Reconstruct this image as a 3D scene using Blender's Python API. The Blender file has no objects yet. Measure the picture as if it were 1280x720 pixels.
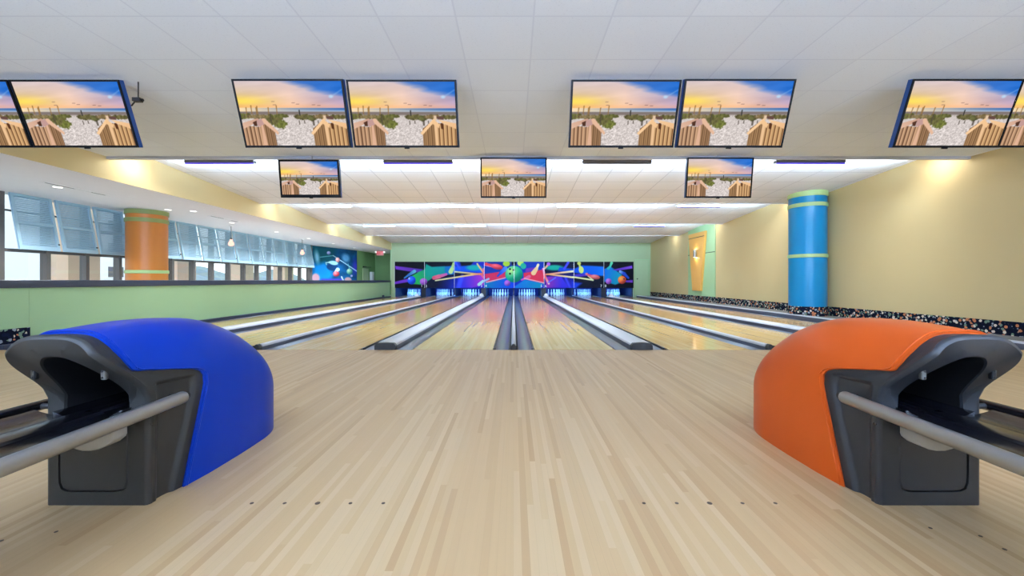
import bpy, bmesh, math, random
import numpy as np
from mathutils import Vector
random.seed(7); rng = np.random.RandomState(7)
PI = math.pi
SC = bpy.context.scene
COL = SC.collection
WLD = {}          # world position of every object's origin

# ------------------------------------------------------------------ helpers
def s2l(c):
    return tuple((v/12.92 if v <= .04045 else ((v+.055)/1.055)**2.4) for v in c)
def rgb(r, g, b): return s2l((r/255, g/255, b/255))

class MB:
    def __init__(s): s.v = []; s.f = []
    def add(s, vs, fs):
        o = len(s.v); s.v += [tuple(map(float, p)) for p in vs]; s.f += [tuple(o+i for i in f) for f in fs]; return s
    def box(s, x0, x1, y0, y1, z0, z1):
        return s.add([(x0,y0,z0),(x1,y0,z0),(x1,y1,z0),(x0,y1,z0),(x0,y0,z1),(x1,y0,z1),(x1,y1,z1),(x0,y1,z1)],
              [(3,2,1,0),(4,5,6,7),(0,1,5,4),(1,2,6,5),(2,3,7,6),(3,0,4,7)])
    def prism_y(s, prof, y0, y1):          # prof: closed list of (x, z)
        n = len(prof)
        vs = [(x,y0,z) for x,z in prof] + [(x,y1,z) for x,z in prof]
        fs = [(i,(i+1)%n,n+(i+1)%n,n+i) for i in range(n)] + [tuple(range(n))[::-1], tuple(range(n,2*n))]
        return s.add(vs, fs)
    def prism_x(s, prof, x0, x1):          # prof: closed list of (y, z)
        n = len(prof)
        vs = [(x0,y,z) for y,z in prof] + [(x1,y,z) for y,z in prof]
        fs = [(i,(i+1)%n,n+(i+1)%n,n+i) for i in range(n)] + [tuple(range(n))[::-1], tuple(range(n,2*n))]
        return s.add(vs, fs)
    def prism_z(s, prof, z0, z1):
        n = len(prof)
        vs = [(x,y,z0) for x,y in prof] + [(x,y,z1) for x,y in prof]
        fs = [(i,(i+1)%n,n+(i+1)%n,n+i) for i in range(n)] + [tuple(range(n))[::-1], tuple(range(n,2*n))]
        return s.add(vs, fs)
    def tube(s, p0, p1, r, seg=16, r1=None):
        p0 = Vector(p0); p1 = Vector(p1); r1 = r if r1 is None else r1
        d = (p1-p0).normalized(); a = d.orthogonal().normalized(); b = d.cross(a)
        vs = []
        for p, rr in ((p0, r), (p1, r1)):
            for i in range(seg):
                t = 2*PI*i/seg; vs.append(p + a*math.cos(t)*rr + b*math.sin(t)*rr)
        fs = [(i,(i+1)%seg,seg+(i+1)%seg,seg+i) for i in range(seg)] + [tuple(range(seg))[::-1], tuple(range(seg,2*seg))]
        return s.add(vs, fs)
    def lathe(s, prof, c, seg=24, caps=True):   # prof: list of (r, z)
        n = len(prof); vs = []
        for r, z in prof:
            for i in range(seg):
                t = 2*PI*i/seg; vs.append((c[0]+r*math.cos(t), c[1]+r*math.sin(t), c[2]+z))
        fs = [(k*seg+i, k*seg+(i+1)%seg, (k+1)*seg+(i+1)%seg, (k+1)*seg+i) for k in range(n-1) for i in range(seg)]
        if caps: fs += [tuple(range(seg))[::-1], tuple(range((n-1)*seg, n*seg))]
        return s.add(vs, fs)
    def quad(s, a, b, c, d): return s.add([a,b,c,d], [(0,1,2,3)])
    def grid(s, P):                         # P: rows x cols of points
        R = len(P); C = len(P[0]); vs = [p for row in P for p in row]
        return s.add(vs, [(i*C+j, i*C+j+1, (i+1)*C+j+1, (i+1)*C+j) for i in range(R-1) for j in range(C-1)])
    def loops(s, loops, closed=True):       # bridge successive loops of equal count
        n = len(loops[0]); vs = [p for l in loops for p in l]; fs = []
        for k in range(len(loops)-1):
            for i in range(n if closed else n-1):
                fs.append((k*n+i, k*n+(i+1)%n, (k+1)*n+(i+1)%n, (k+1)*n+i))
        return s.add(vs, fs)
    def build(s, name, mat, parent=None, smooth=None, bevel=0, recalc=True, origin=None, weld=False):
        V = np.array(s.v)
        if origin is None:
            lo = V.min(0); hi = V.max(0)
            origin = ((lo[0]+hi[0])/2, (lo[1]+hi[1])/2, lo[2])
        O = Vector(origin)
        me = bpy.data.meshes.new(name)
        me.from_pydata([tuple(p) for p in (V-np.array(origin))], [], s.f)
        if recalc or weld:
            bm = bmesh.new(); bm.from_mesh(me)
            if weld: bmesh.ops.remove_doubles(bm, verts=bm.verts, dist=1e-5)
            bmesh.ops.recalc_face_normals(bm, faces=bm.faces); bm.to_mesh(me); bm.free()
        if smooth is not None:
            me.polygons.foreach_set('use_smooth', [True]*len(me.polygons)); me.set_sharp_from_angle(angle=math.radians(smooth))
        me.materials.append(mat)
        o = bpy.data.objects.new(name, me); COL.objects.link(o)
        if parent: o.parent = parent; o.location = O - WLD[parent.name]
        else: o.location = O
        WLD[o.name] = O
        if bevel:
            m = o.modifiers.new('Bevel', 'BEVEL'); m.width = bevel; m.segments = 2; m.limit_method = 'ANGLE'; m.angle_limit = math.radians(40)
        return o

def empty(name, loc):
    o = bpy.data.objects.new(name, None); COL.objects.link(o); o.location = loc; o.empty_display_size = .1
    WLD[o.name] = Vector(loc); return o
def tag(o, label, cat, group=None):
    o['label'] = label; o['category'] = cat
    if group: o['group'] = group
    return o
def struct(o): o['kind'] = 'structure'; return o
def copy_tree(o, delta=None, parent=None):
    c = o.copy(); COL.objects.link(c)
    WLD[c.name] = WLD[o.name] + (Vector(delta) if delta is not None else Vector((0,0,0)))
    if parent: c.parent = parent
    elif delta is not None: c.location = o.location + Vector(delta)
    for ch in list(o.children): copy_tree(ch, delta, c)
    return c

# ------------------------------------------------------------------ materials
class NT:
    def __init__(s, name):
        s.m = bpy.data.materials.new(name); s.m.use_nodes = True; s.t = s.m.node_tree; s.t.nodes.clear()
        s.out = s.t.nodes.new('ShaderNodeOutputMaterial')
    def n(s, typ, **kw):
        nd = s.t.nodes.new(typ)
        for k, v in kw.items(): setattr(nd, k, v)
        return nd
    def put(s, sock, v):
        if hasattr(v, 'is_output') or isinstance(v, bpy.types.NodeSocket): s.t.links.new(v, sock)
        else:
            if sock.type == 'RGBA' and len(v) == 3: v = (*v, 1)
            sock.default_value = v
    def M(s, op, a, b=None, c=None):
        nd = s.n('ShaderNodeMath', operation=op)
        for i, v in enumerate((a, b, c)):
            if v is not None: s.put(nd.inputs[i], v)
        return nd.outputs[0]
    def pos(s): return s.n('ShaderNodeNewGeometry').outputs['Position']
    def obj(s): return s.n('ShaderNodeTexCoord').outputs['Object']
    def sep(s, v):
        nd = s.n('ShaderNodeSeparateXYZ'); s.put(nd.inputs[0], v); return nd.outputs
    def comb(s, x, y, z):
        nd = s.n('ShaderNodeCombineXYZ')
        for i, v in enumerate((x, y, z)): s.put(nd.inputs[i], v)
        return nd.outputs[0]
    def noise(s, vec, scale, detail=2, rough=.5):
        nd = s.n('ShaderNodeTexNoise'); s.put(nd.inputs['Vector'], vec); nd.inputs['Scale'].default_value = scale
        nd.inputs['Detail'].default_value = detail; nd.inputs['Roughness'].default_value = rough; return nd.outputs[0]
    def white(s, vec):
        nd = s.n('ShaderNodeTexWhiteNoise', noise_dimensions='3D'); s.put(nd.inputs['Vector'], vec); return nd.outputs['Value']
    def mix(s, f, a, b, blend='MIX'):
        nd = s.n('ShaderNodeMix', data_type='RGBA', blend_type=blend)
        s.put(nd.inputs[0], f); s.put(nd.inputs[6], a); s.put(nd.inputs[7], b); return nd.outputs[2]
    def ramp(s, f, stops, const=False):
        nd = s.n('ShaderNodeValToRGB'); s.put(nd.inputs[0], f); cr = nd.color_ramp
        if const: cr.interpolation = 'CONSTANT'
        while len(cr.elements) < len(stops): cr.elements.new(.5)
        for e, (p, c) in zip(cr.elements, stops): e.position = p; e.color = (*c, 1)
        return nd.outputs[0]
    def bsdf(s, color, rough=.5, metal=0, spec=.5, coat=0, coat_rough=.1, normal=None, emit=None, estr=0):
        b = s.n('ShaderNodeBsdfPrincipled')
        s.put(b.inputs['Base Color'], color); s.put(b.inputs['Roughness'], rough); s.put(b.inputs['Metallic'], metal)
        s.put(b.inputs['Specular IOR Level'], spec); b.inputs['Coat Weight'].default_value = coat; s.put(b.inputs['Coat Roughness'], coat_rough)
        if normal is not None: s.put(b.inputs['Normal'], normal)
        if emit is not None: s.put(b.inputs['Emission Color'], emit); s.put(b.inputs['Emission Strength'], estr)
        s.t.links.new(b.outputs[0], s.out.inputs[0]); return s.m
    def bump(s, h, strength=.2, dist=.01):
        nd = s.n('ShaderNodeBump'); nd.inputs['Strength'].default_value = strength; nd.inputs['Distance'].default_value = dist
        s.put(nd.inputs['Height'], h); return nd.outputs[0]

def plain(name, c, rough=.5, metal=0, spec=.5, coat=0, vary=.06, scale=6, bump=0, coat_rough=.1):
    t = NT(name); p = t.pos(); nz = t.noise(p, scale, 3)
    f = t.M('MULTIPLY_ADD', nz, 2*vary, 1-vary)
    col = t.mix(1.0, c, t.comb(f, f, f), 'MULTIPLY')
    nrm = t.bump(t.noise(p, 220, 2), bump, .002) if bump else None
    return t.bsdf(col, rough, metal, spec, coat, coat_rough, nrm)
def emit(name, c, st):
    t = NT(name); e = t.n('ShaderNodeEmission'); e.inputs[0].default_value = (*c, 1); e.inputs[1].default_value = st
    t.t.links.new(e.outputs[0], t.out.inputs[0]); return t.m
def vcol(name, st=None, rough=.35, coat=0):
    t = NT(name); a = t.n('ShaderNodeAttribute', attribute_name='Col')
    if st:
        e = t.n('ShaderNodeEmission'); t.t.links.new(a.outputs[0], e.inputs[0]); e.inputs[1].default_value = st
        t.t.links.new(e.outputs[0], t.out.inputs[0]); return t.m
    return t.bsdf(a.outputs[0], rough, coat=coat, spec=.15)

def wood(name, base, light, dark, strip, length, rough, coat=0, coat_rough=.1, grain=.12, spec=.5, far_tone=None):
    t = NT(name); x, y, z = t.sep(t.pos())
    k = t.M('FLOOR', t.M('DIVIDE', x, strip))
    off = t.M('MULTIPLY', t.white(t.comb(k, 3.3, 1.1)), length)
    j = t.M('FLOOR', t.M('DIVIDE', t.M('ADD', y, off), length))
    r = t.white(t.comb(k, j, 7.7))
    col = t.ramp(r, [(0, dark), (.22, base), (.6, base), (.82, light), (1, light)])
    if far_tone:  # blends to a darker orange tone further along the boards
        q = t.M('ADD', t.M('MULTIPLY', t.M('SUBTRACT', y, 8.2), .4), t.M('MULTIPLY', t.M('SUBTRACT', r, .5), .5))
        q = t.n('ShaderNodeClamp').outputs[0] if False else t.M('MINIMUM', t.M('MAXIMUM', q, 0.0), 1.0)
        col = t.mix(q, col, t.ramp(r, [(0, far_tone[0]), (1, far_tone[1])]))
    g = t.noise(t.comb(t.M('MULTIPLY', x, 60), t.M('MULTIPLY', y, 1.6), r), 1.0, 4, .6)
    gf = t.M('MULTIPLY_ADD', g, 2*grain, 1-grain)
    big = t.M('MULTIPLY_ADD', t.noise(t.comb(x, t.M('MULTIPLY', y, .5), 0), 1.3, 2), .10, .95)
    gf = t.M('MULTIPLY', gf, big)
    fr = t.M('ABSOLUTE', t.M('SUBTRACT', t.M('FRACT', t.M('DIVIDE', x, strip)), .5))
    seam = t.M('GREATER_THAN', fr, .475)
    gf = t.M('MULTIPLY', gf, t.M('MULTIPLY_ADD', t.M('MULTIPLY', seam, t.white(t.comb(k, 5, 5))), -.14, 1.0))
    col = t.mix(1.0, col, t.comb(gf, gf, gf), 'MULTIPLY')
    rr = t.M('MULTIPLY_ADD', t.noise(t.comb(t.M('MULTIPLY', x, 40), t.M('MULTIPLY', y, .8), 2), 1.0, 2), rough*.5, rough*.75)
    return t.bsdf(col, rr, spec=spec, coat=coat, coat_rough=coat_rough)

def ceiling_mat(name, c, line, x0, y0, lw=.012):
    t = NT(name); p = t.pos(); x, y, z = t.sep(p)
    def ln(v, o):
        f = t.M('ABSOLUTE', t.M('SUBTRACT', t.M('FRACT', t.M('DIVIDE', t.M('SUBTRACT', v, o-.305), .61)), .5))
        return t.M('LESS_THAN', f, lw/.61)
    L = t.M('MAXIMUM', ln(x, x0), ln(y, y0))
    tile = t.white(t.comb(t.M('FLOOR', t.M('DIVIDE', t.M('SUBTRACT', x, x0), .61)), t.M('FLOOR', t.M('DIVIDE', t.M('SUBTRACT', y, y0), .61)), 1))
    sp = t.noise(t.comb(t.M('MULTIPLY', x, 1), t.M('MULTIPLY', y, 2.2), 0), 55, 3, .7)
    fis = t.ramp(sp, [(.30, (.78, .78, .78)), (.40, (1, 1, 1))])
    tf = t.M('MULTIPLY_ADD', tile, .04, .97)
    col = t.mix(1.0, t.mix(1.0, c, t.comb(tf, tf, tf), 'MULTIPLY'), fis, 'MULTIPLY')
    col = t.mix(L, col, line)
    return t.bsdf(col, .8, spec=.2, normal=t.bump(sp, .15, .004))

def floral(name):
    t = NT(name); p = t.pos()
    vn = t.n('ShaderNodeTexVoronoi'); t.put(vn.inputs['Vector'], p); vn.inputs['Scale'].default_value = 23
    nz = t.noise(p, 30, 2)
    d = t.M('ADD', vn.outputs['Distance'], t.M('MULTIPLY', nz, .5))
    fl = t.M('LESS_THAN', d, .80)
    r = t.sep(vn.outputs['Color'])[0]
    c = t.ramp(r, [(0, rgb(14,18,32)), (.34, rgb(196,124,84)), (.43, rgb(216,202,184)), (.57, rgb(112,136,116)), (.70, rgb(176,130,108)), (.76, rgb(150,158,166)), (.9, rgb(20,26,50))], True)
    col = t.mix(fl, rgb(16,20,36), c)
    return t.bsdf(col, .95, spec=.1)

def glass_mat(name):
    t = NT(name); a = t.n('ShaderNodeBsdfTransparent'); g = t.n('ShaderNodeBsdfGlossy'); g.inputs['Roughness'].default_value = .02
    a.inputs[0].default_value = (.93,.97,.98,1)
    m = t.n('ShaderNodeMixShader'); m.inputs[0].default_value = .05
    t.t.links.new(a.outputs[0], m.inputs[1]); t.t.links.new(g.outputs[0], m.inputs[2]); t.t.links.new(m.outputs[0], t.out.inputs[0])
    return t.m

X0T = .157; Y0T = 3.72
m_floor = wood('maple approach', rgb(196,162,117), rgb(203,172,129), rgb(184,147,102), .0271, 1.5, .36, spec=.42, grain=.05)
m_lane = wood('lacquered lane', rgb(230,187,118), rgb(238,202,138), rgb(214,168,98), .0271, 2.4, .2, coat=.45, coat_rough=.10, grain=.08, far_tone=(rgb(196,136,76), rgb(214,160,98)))
m_ceil = ceiling_mat('ceiling tile', rgb(230,236,242), rgb(218,224,232), X0T, Y0T, .007)
m_ceilb = ceiling_mat('ceiling tile plain', rgb(234,235,238), rgb(200,201,206), X0T, Y0T+.2, .008)
m_white = plain('white paint', rgb(228,228,232), .6, vary=.02)
m_trim = plain('grey trim paint', rgb(196,196,200), .5, vary=.02)
m_sof = plain('soffit drywall', rgb(234,233,237), .8, vary=.02)
m_beige = plain('beige wall paint', rgb(202,181,133), .65, spec=.3, vary=.02, scale=2)
m_yel = plain('yellow fascia paint', rgb(224,208,160), .7, spec=.2, vary=.02, scale=2)
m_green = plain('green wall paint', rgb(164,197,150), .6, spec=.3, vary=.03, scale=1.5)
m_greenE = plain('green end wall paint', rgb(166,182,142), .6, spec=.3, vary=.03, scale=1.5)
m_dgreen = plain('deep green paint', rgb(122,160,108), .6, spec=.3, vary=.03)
m_navy = plain('navy laminate', rgb(52,58,74), .35, vary=.05)
m_floral = floral('floral carpet')
m_grycarp = plain('grey floor covering', rgb(120,116,112), .8, vary=.25, scale=60)
m_gut = plain('grey gutter plastic', rgb(76,80,94), .28, vary=.05, coat=.3)
m_blk = plain('black plastic', rgb(22,22,24), .45, vary=.08)
m_blkg = plain('black gloss plastic', rgb(14,14,17), .18, vary=.05)
m_steel = plain('brushed steel capping', rgb(216,219,226), .3, metal=.35, vary=.03)
m_capw = plain('pale capping', rgb(226,230,240), .32, metal=.0, vary=.02, coat=.2)
m_silver = plain('satin aluminium', rgb(158,156,152), .36, metal=.8, vary=.03)
m_clip = plain('dull metal clip', rgb(120,120,118), .4, metal=.7, vary=.03)
m_fix = plain('grey lamp housing', rgb(112,112,116), .5, vary=.02)
m_lip = plain('pale grey trough', rgb(186,184,178), .4, vary=.03)
m_char = plain('charcoal moulded plastic', rgb(37,36,34), .5, vary=.06, scale=9, bump=.1)
m_charR = plain('slate moulded plastic', rgb(37,38,41), .45, vary=.06, scale=9, bump=.1)
m_blue = plain('blue vinyl', rgb(0,48,154), .42, spec=.16, vary=.05, scale=3, coat=.08, bump=.06)
m_orange = plain('orange vinyl', rgb(197,80,17), .42, spec=.3, vary=.05, scale=3, coat=.08, bump=.06)
m_cav = plain('black cavity', rgb(10,10,13), .6, vary=.05)
m_pin = plain('white pin coating', rgb(238,238,240), .25, vary=.01)
m_pit = plain('black pit paint', rgb(16,20,44), .4, vary=.1)
m_curt = plain('blue pit curtain', rgb(12,28,120), .6, vary=.25, scale=8)
m_bez = plain('black bezel', rgb(8,9,12), .5, spec=.2, vary=.03)
m_bezblue = plain('dark blue casing', rgb(20,66,130), .3, vary=.03)
m_sky_pic = vcol('television picture', st=.87)
m_mural = vcol('printed mural', rough=.6)
m_bluep = plain('blue pillar paint', rgb(4,132,190), .28, spec=.35, vary=.02, coat=.1, coat_rough=.2)
m_orgp = plain('copper orange pillar paint', rgb(198,120,48), .38, vary=.03)
m_band = plain('pale green band paint', rgb(176,206,142), .5, vary=.02)
m_band2 = plain('olive band paint', rgb(140,152,90), .5, vary=.02)
m_plq = plain('orange plaque paint', rgb(226,168,84), .45, vary=.02)
m_line = plain('dark seam', rgb(40,40,44), .6)
m_shut = plain('blue grey shutter paint', rgb(168,202,220), .45, vary=.04)
m_mull = plain('dark bronze frame', rgb(92,88,86), .4)
m_glass = glass_mat('window glass')
m_bone = plain('white building stucco', rgb(236,232,230), .8, vary=.03)
m_tan = plain('tan stucco', rgb(222,192,166), .85, vary=.05)
m_hill = plain('wooded hill', rgb(140,150,146), .95, vary=.35, scale=.08)
m_ground = plain('outdoor paving', rgb(150,148,140), .9)
m_bulb = emit('warm glass bulb', rgb(255,190,170), 1.6)
m_bulbc = plain('dark cord', rgb(60,56,54), .5)
m_down = emit('downlight lens', (1, .96, .9), 3.0)
m_uv = emit('violet tube', rgb(78,60,190), 1.0)
m_red = emit('red sign letters', rgb(235,60,70), 1.0)
m_pink = plain('pale sign face', rgb(226,150,150), .4)
m_emw = emit('white emergency lamp', (1,1,1), 1.0)
m_scon = emit('sconce lamp', (1, .93, .72), 5.0)
m_dot = plain('dark inlay', rgb(70,52,38), .5)
m_doorp = plain('green door paint', rgb(170,190,148), .5, vary=.02)
m_dig = plain('white digits', rgb(240,240,240), .5)
m_floorL = plain('lounge carpet', rgb(222,220,218), .9)

# ------------------------------------------------------------------ dimensions
CH = .915; F = 498.0; CX = 642.0; HY = 350.5
FOUL = 5.24; BACK = 22.1; RW = 7.6; LW = -6.85; FAS = -6.77; WINX = -9.7; SOF = 2.6
LIPS = [6.69, 10.65, 14.5, 18.3]
YB = -5.0
LANE = [-5.975, -4.195, -2.585, -.805, .805, 2.585, 4.195, 5.975]
HALF = .53; GUT = .222

# ------------------------------------------------------------------ room shell
struct(MB().box(LW-.02, RW, YB, FOUL, -.12, 0).build('floor', m_floor))
struct(MB().box(-7.2, RW, FOUL, 25.6, -.3, -.16).build('floor_lane_bed', m_pit))
struct(MB().box(WINX-.2, LW-.02, YB, 25.2, -.12, 0).build('floor_lounge', m_floorL))
Z1 = 2.977; ZE = 2.965; ZS = 3.24
struct(MB().box(FAS, RW, YB, LIPS[0]-.05, Z1, Z1+.05).build('ceiling', m_ceil))
for i, y0 in enumerate(LIPS):
    y1 = LIPS[i+1] if i < 3 else BACK
    ze = ZE if i < 3 else 2.99
    struct(MB().prism_x([(y0-.01,ZS),(y1,ze),(y1,ze+.05),(y0-.01,ZS+.05)], FAS, RW).build('ceiling', m_ceilb))
    zl = (Z1 if i == 0 else ZE) - (.042 if i == 0 else .014)
    struct(MB().prism_x([(y0-.07,zl),(y0-.01,zl),(y0-.01,ZS+.05),(y0-.05,ZS+.05),(y0-.05,zl+.06),(y0-.07,zl+.06)], FAS, RW).build('trim_%d' % (i+1), m_trim if i == 0 else m_white))
# right wall, skirting, side walkway
struct(MB().box(RW, RW+.15, YB, BACK+.15, -.1, 3.4).build('wall_right', m_beige))
struct(MB().box(RW-.02, RW, YB, BACK, .0, .2865).build('baseboard_right', m_floral))
struct(MB().box(6.9, RW-.02, FOUL, BACK, -.16, .07).build('floor_walkway', m_grycarp))
# rear wall behind the viewer
struct(MB().box(WINX-.2, RW+.15, YB-.15, YB, -.1, 3.4).build('wall_rear', m_beige))
# soffit over the lounge on the left
struct(MB().box(WINX-.25, FAS-.01, YB, 25.2, SOF, SOF+.1).build('ceiling_lounge', m_sof))
struct(MB().box(FAS-.01, FAS, YB, BACK, SOF, 3.4).build('wall_fascia', m_yel))
# half wall and its ledge
struct(MB().box(-7.05, LW, YB, 5.63, -.1, .81).build('wall_half', m_green))
struct(MB().box(-7.05, LW-.004, 5.635, BACK, -.1, .81).build('wall_half', m_green))
struct(MB().box(-7.12, LW+.035, YB, BACK, .81, .92).build('trim_ledge', m_navy, bevel=.008))
struct(MB().box(LW, LW+.02, YB, 5.63, 0, .255).build('baseboard_left', m_floral))
# end wall with the opening for the pin decks
struct(MB().box(-6.79, RW, BACK, BACK+.12, 1.85, 3.35).build('wall_end', m_greenE))
struct(MB().box(-6.79, -6.58, BACK, BACK+.12, -.1, 1.85).build('wall_end', m_greenE))
struct(MB().box(6.65, RW, BACK, BACK+.12, -.1, 1.85).build('wall_end', m_greenE))
# flush door at right of the pin decks
d1 = struct(MB().box(6.79, 7.46, BACK-.012, BACK-.001, .0, 2.03).build('door_1', m_doorp))
struct(MB().box(6.74, 6.775, BACK-.02, BACK-.001, 0, 2.09).box(7.475, 7.51, BACK-.02, BACK-.001, 0, 2.09).box(6.775, 7.475, BACK-.02, BACK-.001, 2.05, 2.09).build('trim_door', m_green))
MB().tube((6.85, BACK-.07, 1.0), (6.85, BACK-.012, 1.0), .03, 12).build('door_knob', m_blk, d1, smooth=40)

# ------------------------------------------------------------------ windows on the left
D0 = 7.52; DP = .755
for k in range(-4, 15):
    y0 = D0 + k*DP; y1 = y0+DP
    fr = MB().box(WINX-.1, WINX+.05, y0-.035, y0+.035, 0, SOF)
    fr.box(WINX-.08, WINX+.02, y0+.035, y1-.035, .0, .25)
    fr.box(WINX-.06, WINX+.02, y0+.035, y1-.035, 1.47, 1.53)
    fr.box(WINX-.06, WINX+.02, y0+.035, y1-.035, 2.25, 2.28)
    w = struct(fr.build('window_%d' % (k+5), m_mull))
    MB().box(WINX-.035, WINX-.03, y0+.035, y1-.035, .25, SOF).build('pane', m_glass, w)
struct(MB().box(WINX-.1, WINX+.05, D0+15*DP-.035, 19.1, 0, SOF).build('wall_left', m_mull))
struct(MB().box(WINX-.2, WINX, YB, D0-4*DP-.035, 0, SOF).build('wall_left', m_beige))
# angled wall with the mural, and the alcove beyond
A = Vector((-9.7, 19.12)); B = Vector((-8.8, 22.4))
dv = (B-A).normalized(); nv = Vector((dv.y, -dv.x))
def wall_seg(name, a, b, mat, t=.1, z0=0, z1=SOF):
    a = Vector(a); b = Vector(b); d = (b-a).normalized(); n = Vector((d.y, -d.x))
    q = [a, b, b-n*t, a-n*t]
    return struct(MB().prism_z([(p.x, p.y) for p in q], z0, z1).build(name, mat))
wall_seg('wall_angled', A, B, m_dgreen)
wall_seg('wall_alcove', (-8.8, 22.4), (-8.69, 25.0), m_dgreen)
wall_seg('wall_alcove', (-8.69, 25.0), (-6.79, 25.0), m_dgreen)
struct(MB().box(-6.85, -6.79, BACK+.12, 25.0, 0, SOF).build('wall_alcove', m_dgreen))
struct(MB().box(-6.85, -6.79, BACK+.02, BACK+.12, .92, 3.3).build('wall_alcove', m_green))
struct(MB().box(-8.74, -8.70, 23.0, 23.9, 0, 1.62).build('door_2', m_doorp))
cl = tag(MB().box(-8.71, -8.62, 23.0, 23.35, 1.68, 1.74).tube((-8.66, 23.3, 1.70), (-8.5, 23.75, 1.70), .015, 8).build('door_closer', m_blk), 'dark door closer arm above the alcove door, beside the planet mural', 'door closer')
tag(MB().box(-8.69, -8.52, 24.05, 24.35, 0, 1.43).build('storage_cabinet', m_white, bevel=.015), 'narrow white upright cabinet in the green alcove left of the lanes', 'cabinet')

# ------------------------------------------------------------------ painting helpers for printed pictures
def paint_mesh(name, W, H, fn, corner, ux, uz, mat, parent=None, origin=None):
    """A printed sheet: W x H cells; corner = lower left, ux / uz = full edge vectors; fn(u, v) -> sRGB (v from the top)."""
    u = np.linspace(0, 1, W+1); v = np.linspace(0, 1, H+1)
    U, V = np.meshgrid(u, v)
    c = np.clip(fn(U, V), 0, 1)
    if mat is m_mural: c = c**1.18
    lin = np.where(c <= .04045, c/12.92, ((c+.055)/1.055)**2.4)
    corner = np.array(corner); ux = np.array(ux); uz = np.array(uz)
    P = corner + U[..., None]*ux + (1-V)[..., None]*uz
    O = np.array(origin) if origin is not None else corner
    me = bpy.data.meshes.new(name)
    idx = np.arange((W+1)*(H+1)).reshape(H+1, W+1)
    q = np.stack([idx[1:, :-1], idx[1:, 1:], idx[:-1, 1:], idx[:-1, :-1]], -1).reshape(-1, 4)
    me.from_pydata((P.reshape(-1, 3)-O).tolist(), [], q.tolist())
    at = me.color_attributes.new('Col', 'FLOAT_COLOR', 'POINT')
    at.data.foreach_set('color', np.concatenate([lin.reshape(-1, 3), np.ones(((W+1)*(H+1), 1))], 1).ravel())
    me.materials.append(mat)
    o = bpy.data.objects.new(name, me); COL.objects.link(o)
    O = Vector(O)
    if parent: o.parent = parent; o.location = O - WLD[parent.name]
    else: o.location = O
    WLD[o.name] = O
    return o
def C(r, g, b): return np.array([r, g, b])/255.
class Cv:
    """numpy canvas over coordinates X, Y."""
    def __init__(s, X, Y, bg): s.X = X; s.Y = Y; s.c = np.ones(X.shape+(3,))*C(*bg)
    def over(s, a, col):
        a = np.clip(a, 0, 1)[..., None]; s.c = s.c*(1-a) + np.asarray(col)*a; return s
    def ell(s, x, y, rx, ry, col, ang=0, soft=.6, hi=None):
        c, d = math.cos(ang), math.sin(ang); dx = s.X-x; dy = s.Y-y
        p = (dx*c+dy*d)/rx; q = (-dx*d+dy*c)/ry; r = np.sqrt(p*p+q*q)
        a = np.clip((1-r)*min(rx, ry)/soft+.5, 0, 1); cc = C(*col)
        if hi is not None:
            h = np.clip(1-np.sqrt((p+.35)**2+(q+.4)**2)/1.1, 0, 1)[..., None]; cc = cc*(1-h)+C(*hi)*h
            cc = cc*(1-.35*np.clip(p*.5+q*.7, 0, 1))[..., None]
        return s.over(a, cc)
    def cap(s, x0, y0, x1, y1, r0, r1, col, col1=None, soft=.6, op=1):
        dx, dy = x1-x0, y1-y0; L = dx*dx+dy*dy
        t = np.clip(((s.X-x0)*dx+(s.Y-y0)*dy)/L, 0, 1)
        d = np.hypot(s.X-x0-t*dx, s.Y-y0-t*dy); r = r0+(r1-r0)*t
        cc = C(*col) if col1 is None else C(*col)*(1-t)[..., None]+C(*col1)*t[..., None]
        return s.over(np.clip((r-d)/soft+.5, 0, 1)*op, cc)
    def poly(s, pts, col, col1=None, axis=None, soft=.5, op=1):
        ins = np.zeros(s.X.shape, bool); dist = np.full(s.X.shape, 1e9); n = len(pts)
        for i in range(n):
            x0, y0 = pts[i]; x1, y1 = pts[(i+1) % n]
            cond = ((y0 > s.Y) != (y1 > s.Y)) & (s.X < (x1-x0)*(s.Y-y0)/((y1-y0) or 1e-9)+x0); ins ^= cond
            dx, dy = x1-x0, y1-y0; t = np.clip(((s.X-x0)*dx+(s.Y-y0)*dy)/(dx*dx+dy*dy+1e-9), 0, 1)
            dist = np.minimum(dist, np.hypot(s.X-x0-t*dx, s.Y-y0-t*dy))
        a = np.clip(np.where(ins, dist, -dist)/soft+.5, 0, 1)*op; cc = C(*col)
        if col1 is not None:
            (ax, ay), (bx, by) = axis; t = np.clip(((s.X-ax)*(bx-ax)+(s.Y-ay)*(by-ay))/((bx-ax)**2+(by-ay)**2), 0, 1)[..., None]
            cc = cc*(1-t)+C(*col1)*t
        return s.over(a, cc)
def vnoise(X, Y, sx, sy, seed, octv=3):
    r = np.random.RandomState(seed); out = 0; amp = 1; tot = 0
    for o in range(octv):
        T = r.rand(64, 64); gx = X*sx*2**o; gy = Y*sy*2**o
        i = np.floor(gx).astype(int); j = np.floor(gy).astype(int); fx = gx-i; fy = gy-j
        fx = fx*fx*(3-2*fx); fy = fy*fy*(3-2*fy)
        a = T[j % 64, i % 64]; b = T[j % 64, (i+1) % 64]; c = T[(j+1) % 64, i % 64]; d = T[(j+1) % 64, (i+1) % 64]
        out = out+amp*((a*(1-fx)+b*fx)*(1-fy)+(c*(1-fx)+d*fx)*fy); tot += amp; amp *= .5
    return out/tot

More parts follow.
